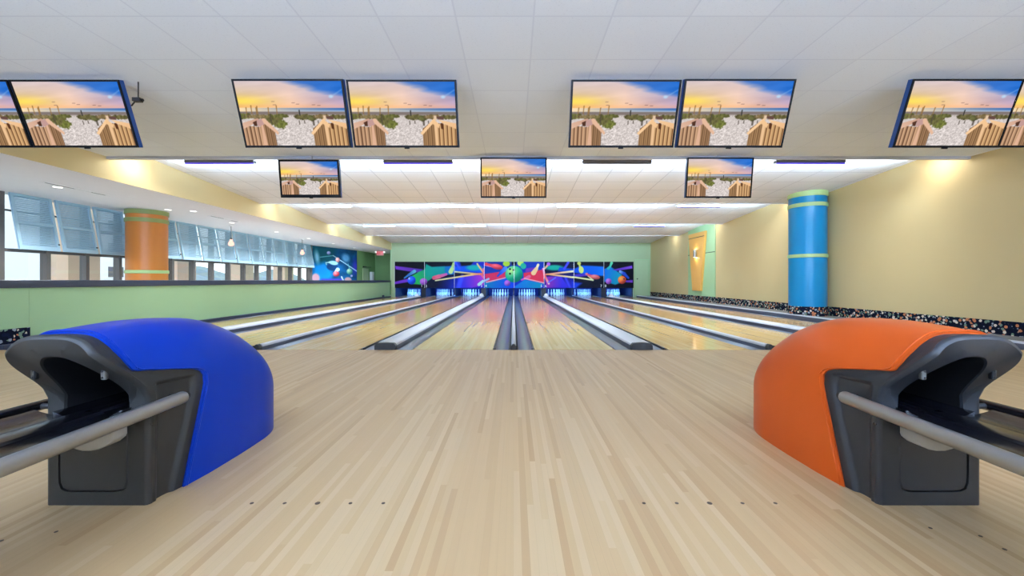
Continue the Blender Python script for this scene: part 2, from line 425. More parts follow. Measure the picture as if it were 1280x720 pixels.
def beach(U, V):
    k = Cv(U, V, (205, 200, 198))
    st = .006
    # sky
    n = vnoise(U+V*1.5, V, 4, 10, 3)
    vs = np.clip(V/.40, 0, 1)
    left = C(212,196,200)*(1-vs)[..., None]+C(252,212,130)*vs[..., None]
    mid = C(226,204,206)*(1-vs)[..., None]+C(252,206,172)*vs[..., None]
    right = C(120,150,210)*(1-vs)[..., None]+C(206,168,190)*vs[..., None]
    u2 = np.clip(U*2, 0, 1)[..., None]; u3 = np.clip(U*2-1, 0, 1)[..., None]
    sky = left*(1-u2)+mid*u2; sky = sky*(1-u3)+right*u3
    g = np.exp(-((U-.02)/.26)**2-((V-.30)/.075)**2)[..., None]; sky = sky*(1-g*.85)+C(255,222,84)*g*.85
    g = np.exp(-((V-.385)/.035)**2)[..., None]*(1-.6*U)[..., None]; sky = sky*(1-g*.5)+C(244,168,110)*g*.5
    edge = .0+(U-.30)*.36
    b = np.clip((edge-V+(n-.5)*.10)/.09, 0, 1)[..., None]*np.clip((U-.25)/.25, 0, 1)[..., None]
    sky = sky*(1-b)+((C(36,108,206)*U[..., None]+C(120,140,200)*(1-U)[..., None]))*b
    sky = sky+((n-.5)*.10)[..., None]
    k.c = sky
    k.cap(.88, .24, 1.0, .12, .008, .004, (150,190,235), soft=.02, op=.6); k.ell(.885, .23, .02, .022, (190,215,240), soft=.02)
    for bx, by in ((.33,.31),(.52,.33),(.71,.36),(.76,.37),(.56,.35),(.34,.36)): k.cap(bx-.012, by, bx+.012, by, .004, .004, (120,90,90), soft=st)
    # sea, wet sand
    w = C(255,226,180)*(1-U)[..., None]+C(80,126,190)*U[..., None]
    k.over(((V > .405)).astype(float), w); k.over(((V > .41)&(V < .42)).astype(float)*.4*np.clip(U*1.6, 0, 1), C(50,80,130))
    k.over(np.clip((V-.44)/.01, 0, 1)*.6*U, C(225,232,240))
    k.over(np.clip((V-.455)/.012, 0, 1), C(132,120,116))
    # sand
    sn = vnoise(U, V, 100, 80, 9, 1); k.over(np.clip((V-.50)/.03, 0, 1), (C(214,204,200)+(sn-.5)[..., None]*.30*np.clip((V-.5)*4, 0, 1)[..., None]))
    gn = vnoise(U, V, 60, 26, 5, 3)
    def grass(x, y, rx, ry, c=(96,112,48)):
        r = np.sqrt(((U-x)/rx)**2+((V-y)/ry)**2)+(gn-.5)*.8
        k.over(np.clip((1-r)*6, 0, 1), (C(*c)*.58+.42*C(138,118,90))*(.6+.7*gn)[..., None])
    for g in ((.02,.535,.16,.05),(.16,.54,.14,.04,(128,116,76)),(.30,.56,.10,.06,(112,112,60)),(.37,.53,.09,.035),(.60,.545,.10,.05,(88,92,50)),(.67,.56,.05,.05,(84,98,50)),(.78,.54,.09,.04,(130,112,70)),(.92,.545,.10,.04,(96,100,50)),(.36,.66,.075,.075,(104,128,44)),(.30,.62,.06,.06,(110,118,60))): grass(*g)
    for x, y in ((.06,.40),(.11,.37),(.155,.40),(.165,.38),(.27,.40),(.35,.37)): k.cap(x, .5, x+.004, y, .003, .005, (150,112,60), soft=st)
    for x in (.28, .55, .68, .69, .73, .60): k.cap(x, .50+.1*(x > .5), x, .66+.02*math.sin(x*40), .004, .004, (84,76,66), soft=st)
    k.cap(.565, .44, .565, .52, .006, .006, (60,60,56), soft=st)
    # timber rails
    def slats(x0, x1, top, n, skew, lit, shade):
        m = (U >= x0)&(U <= x1)&(V > top)
        ph = ((U-x0)/(x1-x0)*n+skew*(V-.8)) % 1
        col = np.where((ph < .62)[..., None], C(*lit)*(1-.35*ph)[..., None], C(*shade)); k.over(m.astype(float), col)
    slats(0, .17, .60-.35*(U-.17)*-.3+.10, 4.5, .0, (222,176,138), (120,88,66))
    slats(.165, .30, .60+1.28*np.maximum(U-.21, 0), 7, .0, (182,140,104), (118,88,62))
    k.poly([(.175,.63),(.195,.60),(.205,1.0),(.165,1.0)], (226,180,150), soft=st)
    k.poly([(0,.64),(.155,.565),(.175,.60),(0,.735)], (226,186,160), (206,160,140), ((0,.7),(.17,.58)), soft=st)
    k.poly([(.14,.60),(.21,.565),(.21,.66),(.145,.70)], (196,156,150), soft=st); k.poly([(.10,.63),(.14,.60),(.14,.69),(.11,.69)], (86,56,44), soft=st)
    k.poly([(.19,.575),(.22,.565),(.335,.79),(.325,.83),(.205,.645)], (232,188,158), soft=st)
    slats(.665, .80, .60+1.28*np.maximum(.77-U, 0), 7, .0, (190,148,104), (122,90,62))
    slats(.80, 1.0, .63+.32*(U-.80), 5, .0, (232,184,130), (124,86,56))
    k.poly([(.785,.62),(.815,.62),(.815,1),(.79,1)], (240,196,150), soft=st); k.poly([(.785,.52),(.81,.52),(.81,.60),(.785,.60)], (230,200,170), soft=st)
    k.poly([(.78,.57),(.80,.60),(.665,.83),(.645,.80)], (250,206,158), soft=st); k.poly([(.775,.575),(.84,.66),(.83,.72),(.765,.645)], (246,200,150), soft=st)
    k.poly([(.845,.64),(.875,.64),(.875,.74),(.85,.73)], (92,56,36), soft=st)
    k.poly([(.83,.585),(1,.645),(1,.735),(.865,.64)], (248,206,160), (240,190,140), ((.83,.6),(1,.7)), soft=st)
    k.poly([(.81,.53),(.88,.54),(.88,.585),(.82,.58)], (104,76,70), soft=st)
    return k.c

# ------------------------------------------------------------------ televisions
def television(name, w, top, bot, fwd=0, bezel=.018, lower=.02, x=0.):
    T = Vector((x, *top)); Bm = Vector((x, *bot)); U = (T-Bm).normalized(); R = Vector((1,0,0)); N = Vector((0, -U.z, U.y)); h = (T-Bm).length
    Bm = Bm+N*fwd
    root = empty(name, Bm)
    P = lambda a, b, c: Bm+R*a+U*b+N*c
    def slab(mb, a0, a1, b0, b1, c0, c1):
        vs = [P(a,b,c) for c in (c0,c1) for a,b in ((a0,b0),(a1,b0),(a1,b1),(a0,b1))]
        return mb.add(vs, [(3,2,1,0),(4,5,6,7),(0,1,5,4),(1,2,6,5),(2,3,7,6),(3,0,4,7)])
    hw = w/2
    slab(MB(), -hw, hw, 0, h, -.055, -.008).build('housing', m_bezblue, root)
    b = MB(); slab(b, -hw, hw, 0, lower, -.008, .004); slab(b, -hw, hw, h-bezel, h, -.008, .004)
    slab(b, -hw, -hw+bezel, lower, h-bezel, -.008, .004); slab(b, hw-bezel, hw, lower, h-bezel, -.008, .004)
    b.build('bezel', m_bez, root)
    slab(MB(), -.025, .025, -.012, 0, -.02, .0).build('sensor_tab', m_bez, root)
    c = P(-hw+bezel, lower, -.002)
    paint_mesh('screen', 176, 98, beach, c, R*(w-2*bezel), U*(h-bezel-lower), m_sky_pic, root)
    return root, P, h
def mount(root, pts, r=.018): 
    m = MB()
    for a, b in zip(pts, pts[1:]): m.tube(a, b, r, 10)
    return m.build('mount', m_blk if r > .015 else m_trim, root, smooth=40)
W50 = 1.105
tv0, P, h = television('television', W50, (4.0, 2.93), (4.216, 2.32), bezel=.018, lower=.022)
mount(tv0, [P(0, h*.5, -.05), P(0, h*.5, -.12), (0, 4.22, Z1)])
spec = [(-5.08-.56, 0, 'television cut off by the left edge of the photo, hung beside another one'),
        (-5.08+.56, 0, 'large television at far left, its right side free beside a small black camera'),
        (-1.69-.56, .05, 'left television of the pair hung above the blue ball return side'),
        (-1.69+.56, 0, 'right television of the pair hung left of the middle of the room'),
        (1.695-.56, 0, 'left television of the pair hung right of the middle of the room'),
        (1.695+.56, .05, 'right television of the pair hung nearer to the blue pillar'),
        (5.08-.56, .05, 'large television at far right above the bright spot on the beige wall'),
        (5.08+.56, 0, 'television cut off by the right edge of the photo, hung beside another one')]
for i, (x, fw, lab) in enumerate(spec):
    o = tv0 if i == 0 else copy_tree(tv0, (0,0,0))
    o.location = Vector(tv0.location) if i else tv0.location
    o.location.x = x; o.location.y = 4.216-fw*.94; o.location.z = 2.32-fw*.33
    tag(o, lab, 'television', 'large televisions in pairs under the ceiling')
sm0, P, h = television('television', 1.085, (6.50, 2.92), (6.585, 2.28), bezel=.022, lower=.026)
mount(sm0, [P(0, h*.8, -.05), P(0, h*.8, -.085), (0, 6.585, Z1)], .012)
for i, (x, lab) in enumerate([(0, 'small middle television hung from the ceiling step above the lanes'), (3.38, 'small right television hung from the ceiling step, nearest the blue pillar')]):
    o = sm0 if i == 0 else copy_tree(sm0, (0,0,0))
    o.location.x = x; tag(o, lab, 'television', 'small televisions along the ceiling step')
sm1, P, h = television('television', .99, (6.50, 2.885), (6.585, 2.283), bezel=.03, lower=.05, x=-3.35)
mount(sm1, [P(0, h*.8, -.05), P(0, h*.8, -.085), (-3.35, 6.585, Z1)], .012)
tag(sm1, 'small left television with a thicker black frame hung from the ceiling step', 'television', 'small televisions along the ceiling step')
cam = empty('security_camera', (-3.93, 4.12, 2.78)); tag(cam, 'tiny black camera on an arm at the right side of the far left television', 'camera')
MB().tube((-3.97,4.14,2.73), (-3.89,4.1,2.765), .007, 8).tube((-3.9,4.14,2.765), (-3.9,4.14,Z1), .006, 8).build('arm', m_blk, cam, smooth=40)
MB().box(-3.895,-3.815,4.06,4.11,2.745,2.785).build('camera_body', m_blk, cam, bevel=.006)
MB().tube((-3.815,4.085,2.765), (-3.80,4.085,2.765), .014, 10).build('lens', m_blkg, cam, smooth=40)

# ------------------------------------------------------------------ lanes, gutters, dividers
ORD = ['first','second','third','fourth','fifth','sixth','seventh','eighth']
for i, cx in enumerate(LANE):
    ln = MB().box(cx-HALF, cx+HALF, FOUL+.006, 24.75, -.06, 0).build('bowling_lane', m_lane)
    tag(ln, 'glossy maple bowling lane, %s lane from the left' % ORD[i], 'bowling lane', 'bowling lanes')
    for sgn in (-1, 1):
        xa = cx+sgn*(HALF+.006); prof = []
        for k in range(13):
            t = k/12; prof.append((xa+sgn*t*(GUT-.012), -.012-.055*math.sin(PI*t)**.8))
        g = MB().prism_y(prof+[(prof[-1][0], -.09), (prof[0][0], -.09)], FOUL+.006, 24.75)
        g.build('gutter', m_gut, ln, smooth=50)
        bx = cx+sgn*(HALF+.014)
        MB().box(bx-.006, bx+.006, FOUL+.02, 24.2, -.055, -.002).box(bx-.013, bx+.013, FOUL+.16, FOUL+.24, -.03, -.001).build('bumper_rail', m_blk, ln)
def divider(x, hw, zt, y0, y1, label, wide):
    r = empty('lane_divider', (x, (y0+y1)/2, -.16)); tag(r, label, 'lane divider', 'dividers between the lanes')
    e = .02 if wide else .018
    prof = [(-hw, zt-.035), (-hw+e*.3, zt-.012), (-hw+e, zt-.002), (0, zt+.004), (hw-e, zt-.002), (hw-e*.3, zt-.012), (hw, zt-.035)]
    MB().prism_y([(x+a, b) for a, b in [(-hw+.01,-.16)]+[(-hw+.01,zt-.03),(hw-.01,zt-.03)]+[(hw-.01,-.16)]], y0+.03, y1).build('core', m_gut, r)
    MB().prism_y([(x+a, b) for a, b in prof], y0+(.30 if wide else .06), y1).build('capping', m_capw if wide else m_steel, r, smooth=35)
    end = [(-hw-.003, -.012), (-hw-.003, zt-.03), (-hw+e, zt+.001), (0, zt+.008), (hw-e, zt+.001), (hw+.003, zt-.03), (hw+.003, -.012)]
    if wide:
        MB().prism_y([(x+a, b+.001) for a, b in prof], y0+.04, y0+.30).build('end_plate', m_steel, r, smooth=35)
    MB().prism_y([(x+a, b) for a, b in end], y0-.02, y0+.045).build('end_cap', m_blk, r, smooth=35, bevel=.004)
    return r
rx = [(-5.085, 'first'), (-1.695, 'second'), (1.695, 'third'), (5.085, 'fourth')]
for x, o in rx: divider(x, .138, .085, FOUL+.03, 21.2, 'wide pale topped lane divider with black front, %s wide one from the left' % o, True)
for x, o in [(-3.39, 'left'), (0, 'middle'), (3.39, 'right')]: divider(x, .034, .065, FOUL+.03, 22.88, 'narrow steel topped lane divider, %s one of the three narrow ones' % o, False)
tag(MB().box(-6.84, -6.745, FOUL+.03, 21.9, -.16, .055).build('edge_rail', m_navy, bevel=.006), 'dark edge rail along the foot of the green half wall', 'edge rail')
er = empty('edge_rail', (6.82, 13, -.16)); tag(er, 'pale topped edge rail at the right of the last lane, by the carpet strip', 'edge rail')
MB().box(6.75, 6.89, FOUL+.03, 21.9, -.16, .07).build('core', m_gut, er)
MB().box(6.77, 6.89, FOUL+.03, 21.9, .07, .092).build('capping', m_capw, er, bevel=.006)
for (x, o), y in zip(rx, (20.95, 21.05, 20.75, 20.75)):
    b = MB().lathe([(.118*math.cos(a), .062+.15*math.sin(a)) for a in np.linspace(0, PI/2*.97, 9)], (x, y, .028), 20)
    tag(b.build('divider_dome', m_pin, smooth=60), 'white rounded dome at the far end of the %s wide lane divider' % o, 'dome', 'white domes at the pin end of the dividers')
sb = MB().box(-6.83, -6.76, 20.7, 20.85, .055, .15).build('sensor_box', m_navy, bevel=.006); tag(sb, 'small dark blue sensor box on the edge rail by the half wall', 'sensor box')

# ------------------------------------------------------------------ pins and pits
prof = [(.026,0),(.036,.02),(.05,.06),(.0605,.114),(.055,.16),(.037,.21),(.0245,.254),(.0235,.27),(.028,.30),(.0325,.335),(.029,.36),(.018,.376),(.004,.381)]
pin0 = None
for i, cx in enumerate(LANE):
    for row in range(4):
        for j in range(row+1):
            loc = (cx+(j-row/2)*.3048, 23.53+row*.264, 0)
            if pin0 is None:
                pin0 = o = MB().lathe(prof, (0,0,0), 14).build('bowling_pin', m_pin, smooth=60, origin=(0,0,0))
            else: o = pin0.copy(); COL.objects.link(o)
            o.location = loc
            tag(o, 'white bowling pin standing in the rack of the %s lane from the left' % ORD[i], 'bowling pin', 'pins on the %s lane from the left' % ORD[i])
struct(MB().box(-6.72, 6.72, 25.28, 25.34, -.16, 1.0).build('wall_pit_back', m_curt))
struct(MB().box(-6.79, 6.72, BACK+.12, 25.34, .95, 1.0).build('ceiling_pit', m_pit))
for x in (-6.75, -5.085, -1.695, 1.695, 5.085, 6.75):
    hw = .06 if abs(x) > 6 else .13
    struct(MB().box(x-hw, x+hw, 22.5, 25.28, -.16, .95).build('wall_pit', m_pit))
for x in (-3.39, 0, 3.39):
    struct(MB().box(x-.03, x+.03, 22.9, 25.28, -.16, .95).build('wall_pit', m_pit))

# ------------------------------------------------------------------ the printed masking panels
def masking(U, V, x0, x1):
    X = x0+U*(x1-x0); Y = 327+V*33
    k = Cv(X, Y, (10, 14, 40))
    k.poly([(493,327),(531,327),(531,360),(493,360)], (10,12,30)); k.poly([(531,350),(569,345),(569,361),(531,361)], (8,20,54), (26,52,190), ((548,350),(569,358)), soft=3)
    k.poly([(493.5,332.2),(529,336.6),(524,341),(494.5,336.6)], (140,76,214), (96,60,170), ((494,335),(528,339)), soft=1)
    k.poly([(493,352.2),(510,348.2),(511,352.4),(493,355.4)], (126,66,204), soft=1)
    k.poly([(512,346),(524,339.5),(531,336.5),(532.5,330),(540,333.5),(562,332.5),(568,331.5),(568,343),(545,344.5),(537,350),(527,356),(516,355)], (54,196,100), (16,120,196), ((518,350),(562,337)), soft=1.5)
    k.poly([(531,336),(532.5,330),(538,334),(556,333),(556,342),(531,346)], (18,168,150), soft=2, op=.7)
    k.cap(505.5, 347.5, 511, 343.5, .9, 1.4, (70,140,200)); k.cap(511, 343.5, 518, 339.2, 1.6, 2.2, (70,130,200), (120,190,220))
    k.ell(514.5, 350.3, 5.2, 5.2, (20,84,232), hi=(80,150,255)); k.ell(511.5, 348.2, .9, 1.1, (210,230,250))
    k.ell(529.5, 352, 4.6, 4.2, (176,96,206), hi=(214,150,230))
    k.poly([(568,327),(606,327),(606,361),(568,361)], (26,52,176), (40,40,190), ((570,330),(590,358)))
    k.poly([(575,327),(592,327),(588,332.5),(577,333)], (10,12,36), soft=2); k.poly([(568,333),(586,332),(606,336),(606,341),(568,339)], (16,96,220), soft=2)
    k.ell(593, 334.5, 10, 3.4, (18,172,168), soft=2); k.poly([(568,341),(596,342.2),(590,346),(568,347)], (12,14,50), soft=1.5)
    k.poly([(572,346),(605,342),(606,356),(590,360),(572,360)], (56,64,224), (186,64,200), ((574,352),(603,348)), soft=2)
    k.cap(578, 345, 572, 361, 2, 3, (84,110,250), soft=3, op=.7); k.cap(569, 327, 575, 336, 1.5, 1, (70,90,230), soft=2)
    k.cap(542.5, 347.3, 549, 345.6, 2.4, 2.5, (226,104,132), (236,140,160)); k.cap(549, 345.6, 558, 342.8, 2.2, 1.5, (230,120,150), (200,110,190))
    k.cap(544.5, 350.6, 592, 343.2, .85, 1.1, (236,228,176), (240,190,130)); k.cap(569, 339.6, 600, 342.8, .9, 1.0, (220,226,160), (240,170,110)); k.cap(590, 343.2, 604, 342, 1.1, 1.1, (240,190,130), (238,120,100))
    k.cap(596.8, 329.6, 604.5, 340.5, .9, 1.1, (226,210,140), (240,150,110)); k.cap(602, 343, 606, 348.5, 1.2, 1.2, (238,120,110), (230,110,190)); k.cap(604.5, 336, 606, 346, 1, 1, (238,120,130), (230,110,190))
    k.cap(563.6, 339.5, 565.2, 336, 2.8, 2.4, (196,222,150)); k.cap(565.2, 336, 567, 328.8, 1.7, 1.2, (196,222,150), (160,200,110))
    k.poly([(606,327),(643,327),(643,361),(606,361)], (20,52,150), (10,90,200), ((620,330),(620,358)))
    k.poly([(606,342.5),(633,338.5),(634,346),(608,353)], (222,58,104), soft=1); k.poly([(606,353),(634,347),(643,350),(643,361),(606,361)], (6,140,190), (20,84,224), ((608,354),(640,358)), soft=1.2)
    k.cap(608, 353, 632, 347.2, .7, .7, (240,176,190)); k.cap(606.5, 331.5, 617, 333.8, .7, .7, (190,150,210))
    k.ell(608, 330, 2.2, 2, (228,84,100)); k.cap(608, 330, 616, 332, 1.3, 2, (226,74,90)); k.ell(621.5, 333.3, 7.6, 3.3, (222,66,84), ang=.22, hi=(246,120,130))
    k.cap(622.5, 345, 626, 341.5, 1.2, 1.3, (44,80,190)); k.cap(626, 341.5, 632, 335.8, 2, 2.8, (50,90,206), (90,140,240))
    k.cap(599, 355.6, 604, 351.4, 2.0, 1.6, (186,222,220)); k.cap(606, 351, 611, 348.6, 1.3, 1.3, (176,190,220))
    k.poly([(643,327),(681,327),(681,361),(643,361)], (20,62,170), (30,60,200), ((660,330),(660,358)))
    k.poly([(655,341),(681,336.5),(681,353.2),(655,348)], (226,60,92), soft=1); k.poly([(658,335.5),(672,333.8),(668,338),(657,341)], (126,60,170), soft=1.5)
    k.poly([(644,358),(656,349.5),(680,354.5),(676,361),(644,361)], (14,130,214), (10,150,190), ((648,356),(674,357)), soft=1.5)
    k.ell(633.5, 329.4, 4.4, 3.6, (176,206,64), soft=1); k.ell(651, 328.5, 4, 4, (190,214,110), soft=1); k.ell(643, 329, 3, 3, (24,22,40), soft=1.5); k.ell(654.5, 332.5, 3.6, 3.8, (40,176,150), soft=1)
    k.ell(643, 342.6, 11, 10.4, (0,172,140), hi=(206,226,140), soft=.8)
    for x, y in ((638, 336.3), (638, 342.1), (642.6, 337.4)): k.ell(x, y, 1.2, 1.2, (16,20,24))
    k.ell(634.5, 353.8, 3.7, 3.6, (174,96,206), hi=(210,140,226))
    k.cap(673.2, 331, 671.5, 335, 1.6, 1.5, (236,222,176)); k.cap(671, 336, 667.5, 341, 2.3, 3.1, (238,200,150)); k.cap(652.5, 349.8, 662, 345.6, .9, 2, (214,104,200), (232,110,150))
    k.cap(656, 348, 688, 355.4, .8, .8, (240,170,180))
    k.poly([(681,327),(718,327),(718,361),(681,361)], (14,16,56), (40,46,190), ((700,336),(704,356)))
    k.poly([(681,346),(702,344.5),(712,360),(684,360)], (170,60,180), (70,60,220), ((684,350),(704,352)), soft=2); k.ell(693.5, 334.5, 12, 3.4, (18,170,150), soft=2); k.poly([(700,334),(718,336),(718,340),(698,339)], (16,84,200), soft=2)
    k.cap(711, 328, 706, 336, 1.6, 1.4, (80,80,220), soft=1.5); k.cap(707, 346, 713, 359, 1.6, 1.6, (80,90,240), soft=2, op=.8); k.ell(686.2, 330, 2.4, 2.3, (176,100,220)); k.cap(684.5, 332, 681.5, 335.5, 1.2, 1, (220,170,140))
    k.cap(682, 343.2, 717, 339, .9, 1.3, (238,140,120), (240,234,190)); k.cap(684, 342.6, 718, 346.8, .9, 1.1, (240,160,110), (240,234,190)); k.cap(679.5, 336, 681.5, 345, 1.3, 1.4, (226,130,190), (238,110,110)); k.cap(681.5, 345, 686.5, 354.5, 1.4, 1.2, (238,110,110), (240,190,190)); k.cap(686, 353, 695, 347, .8, .8, (110,120,230))
    k.poly([(718,327),(756,327),(756,361),(718,361)], (8,12,36), (8,16,50), ((730,327),(730,360)))
    k.poly([(718,336),(728,331.5),(756,333),(756,345),(740,344),(718,341)], (8,92,220), (6,130,236), ((720,338),(755,340)), soft=2); k.poly([(718,343),(736,341.5),(745,344),(720,346.5)], (88,60,200), soft=1.2); k.poly([(716,352),(728,354),(720,361),(716,361)], (30,80,220), soft=3)
    k.ell(724.5, 329, 2.4, 2.2, (206,206,110)); k.cap(725, 331, 726, 334, 1.1, 1.4, (200,214,120)); k.ell(727.2, 337.2, 3.1, 4.4, (216,226,130), ang=-.1)
    k.cap(717, 346.2, 742, 350, 1, 1, (240,236,180)); k.cap(742, 350.2, 736, 344.8, .9, .8, (240,236,180)); k.ell(734, 342.4, 1.6, 1.5, (236,150,140)); k.cap(735, 343.3, 740, 345.3, 1, 1.8, (232,110,130)); k.ell(744.8, 346.2, 6, 2.9, (234,110,104), ang=.15, hi=(246,160,170))
    k.poly([(755.6,327),(794,327),(794,361),(755.6,361)], (10,12,36))
    k.poly([(756,336),(764,333),(778,343),(780,352),(770,356),(756,352)], (14,130,220), (30,176,190), ((757,345),(776,352)), soft=1.6); k.cap(761, 335.5, 763.5, 333, 1.6, 1.4, (50,190,190)); k.cap(763.5, 333, 765.3, 328.4, 1.1, 1.8, (80,206,180), (120,216,170))
    k.poly([(766,337),(791,331.8),(791.5,335.5),(772,338.5)], (104,64,184), (140,84,220), ((768,337),(790,333)), soft=.8); k.poly([(782,350.6),(792,350),(792,353.4),(783,352.8)], (130,80,210), soft=.8)
    k.cap(776, 339.4, 781, 342, 1.6, 2.2, (140,180,230), (44,90,210)); k.cap(781, 342, 786.5, 347.4, 2, 1.2, (44,90,210)); k.ell(761.5, 351.6, 3.7, 3.6, (176,96,206), hi=(214,150,230)); k.ell(778.4, 349.8, 5.1, 5, (246,96,66), hi=(252,200,90)); k.ell(781, 348.6, 1, .9, (70,60,60))
    return k.c
edges = [-6.6+i*(6.65+6.6)/8 for i in range(9)]
pxe = [493+i*37.5 for i in range(9)]
MWHAT = ['purple beams and a blue ball', 'a teal cloud', 'crossing yellow beams', 'a red pin', 'a cream pin', 'beams meeting a pink loop', 'a lime pin', 'an orange ball']
for i in range(8):
    a, b = edges[i]+.003, edges[i+1]-.003
    r = MB().box(a, b, BACK-.028, BACK-.001, .495, 1.95).build('masking_panel', m_pit)
    tag(r, 'printed panel with %s, %s panel from the left' % (MWHAT[i], ORD[i]), 'masking panel', 'printed masking panels above the pins')
    paint_mesh('picture', 96, 84, lambda U, V, i=i: masking(U, V, pxe[i], pxe[i+1]), (a, BACK-.030, .495), (b-a, 0, 0), (0, 0, 1.455), m_mural, r)
    MB().box(a-.002, a+.012, BACK-.036, BACK-.029, .497, 1.948).build('edge_strip', m_steel, r)
    fc = bpy.data.curves.new('digit', 'FONT'); fc.body = str(i+1); fc.size = .19; fc.extrude = .002; fc.align_x = 'CENTER'
    tmp = bpy.data.objects.new('digit', fc); COL.objects.link(tmp)
    dg = bpy.context.evaluated_depsgraph_get(); me = bpy.data.meshes.new_from_object(tmp.evaluated_get(dg)); bpy.data.objects.remove(tmp)
    me.materials.clear(); me.materials.append(m_dig)
    o = bpy.data.objects.new('lane_number', me); COL.objects.link(o); o.parent = r
    xw = (b-.14) if i % 2 == 0 else (a+.10)
    o.location = Vector((xw, BACK-.034, .545))-WLD[r.name]; o.rotation_euler = (PI/2, 0, 0)
# mural of balls on the angled wall
def planets(U, V):
    X = 389+U*58; Y = 306+V*44
    k = Cv(X, Y, (14, 84, 130)); n = vnoise(U, V, 5, 5, 11)
    k.c = k.c*(.6+.8*n)[..., None]
    k.poly([(389,306),(418,306),(412,326),(400,332),(389,322)], (8,92,110), soft=8); k.poly([(391,330),(404,326),(414,342),(408,352),(389,352)], (10,150,226), soft=6)
    k.ell(394.5, 320, 2.6, 8, (150,206,232), ang=-.12, soft=3); k.ell(431, 318, 5, 6, (110,176,226), ang=-.5, soft=4); k.ell(445, 330, 4, 10, (70,70,200), soft=6)
    k.ell(413, 332, 7, 4.8, (6,66,116), soft=1); k.ell(414.5, 326.2, 5.8, 2.8, (150,206,214), ang=.1, soft=1); k.cap(405, 326.5, 410, 325.5, .5, .9, (190,226,226)); k.cap(405, 326.5, 405.6, 329, .6, .5, (190,226,226))
    k.cap(398, 319.8, 414, 316.2, .45, .45, (120,190,200)); k.cap(414, 316.2, 447, 336.5, .5, .7, (180,220,240)); k.ell(408.5, 313.2, 2.4, 2.3, (150,160,220), hi=(210,210,240)); k.ell(419.8, 321.6, 2.8, 3.4, (216,150,150), hi=(250,230,226))
    k.cap(420, 335, 417, 338.5, 2.6, 1.6, (170,206,226)); k.ell(418, 341.2, 4.1, 3.7, (190,66,84), hi=(240,170,176)); k.ell(436.2, 337.3, 4.2, 4.3, (90,170,150), hi=(200,226,206)); k.cap(436, 333, 434, 326, .5, .4, (120,200,220))
    k.ell(393, 347, 4.6, 6, (206,170,186), soft=2); k.ell(434, 349.5, 5, 4, (200,170,176), soft=1.5); k.cap(425, 345, 427, 350, .8, 1.2, (200,220,230)); k.ell(439, 343.5, 1.6, 1.6, (170,180,220)); k.cap(401, 350, 424, 350, 2, 2, (90,70,200), soft=3)
    return k.c
a3 = A+dv*.03+nv*.012; L = (B-A).length-.06
mu = MB()
q = [A+dv*.02+nv*.001, A+dv*(L+.04)+nv*.001, A+dv*(L+.04)+nv*.010, A+dv*.02+nv*.010]
mur = mu.prism_z([(p.x, p.y) for p in q], .2, SOF-.01).build('wall_mural', m_navy)
tag(mur, 'teal and blue wall mural of floating balls at the end of the windows', 'mural')
paint_mesh('print', 110, 90, planets, (a3.x, a3.y, .92), (dv.x*L, dv.y*L, 0), (0, 0, SOF-.02-.92), m_mural, mur)
ct = MB(); paint_none = None

# ------------------------------------------------------------------ ball returns
def interp(tab, y):
    xs = [t[0] for t in tab]; ys = [t[1] for t in tab]
    return float(np.interp(y, xs, ys))
def smooth_tab(tab):
    ys = np.linspace(tab[0][0], tab[-1][0], 160); v = np.interp(ys, [t[0] for t in tab], [t[1] for t in tab])
    for _ in range(14): v[1:-1] = (v[:-2]+v[1:-1]*2+v[2:])/4
    return ys, v
TW = smooth_tab([(1.42,.198),(1.62,.207),(1.76,.234),(1.9,.25),(2.1,.256),(2.2,.255),(2.28,.252)])
TH = smooth_tab([(1.42,.712),(1.6,.732),(1.75,.74),(1.9,.737),(2.0,.727),(2.1,.697),(2.2,.652),(2.3,.588),(2.4,.51),(2.48,.43),(2.55,.345),(2.62,.24)])
def wY(y):
    if y <= 2.28: return float(np.interp(y, *TW))
    t = min((y-2.28)/.34, 1); return float(TW[1][-1])*max(1-t**1.9, 0)**.5
def hY(y): return float(np.interp(y, *TH))
def section(s, y, ins=0.):          # s: 0 floor on +x side .. 1 top centre -> (x, z)
    w = max(wY(y)-ins, 0); h = hY(y)-ins; z0 = min(.40, h*.6)
    n = interp([(1.44,3.3),(1.8,3.0),(2.2,2.6),(2.6,2.3)], y)
    if s <= .5: return w, s/.5*z0
    a = (s-.5)/.5*PI/2
    return w*abs(math.cos(a))**(2/n), z0+(h-z0)*abs(math.sin(a))**(2/n)
def s_of_z(z, y=1.7):
    lo, hi = 0, 1
    for _ in range(40):
        m = (lo+hi)/2
        if section(m, y)[1] < z: lo = m
        else: hi = m
    return lo
def Yf(z):
    t = min(max((z-.448)/.215, 0), 1); t = .45*t*t*(3-2*t)+.55*t; return 1.62-.174*t
def Yb(z):
    pts = [(0,1.763),(.2,1.812),(.40,1.862),(.45,1.870),(.48,1.866),(.50,1.852),(.512,1.83),(.52,1.80),(.53,1.74),(.545,1.65),(.556,1.59),(.565,1.568),(.60,1.548),(.66,1.522),(.70,1.512),(.76,1.508)]
    return interp(pts, z)
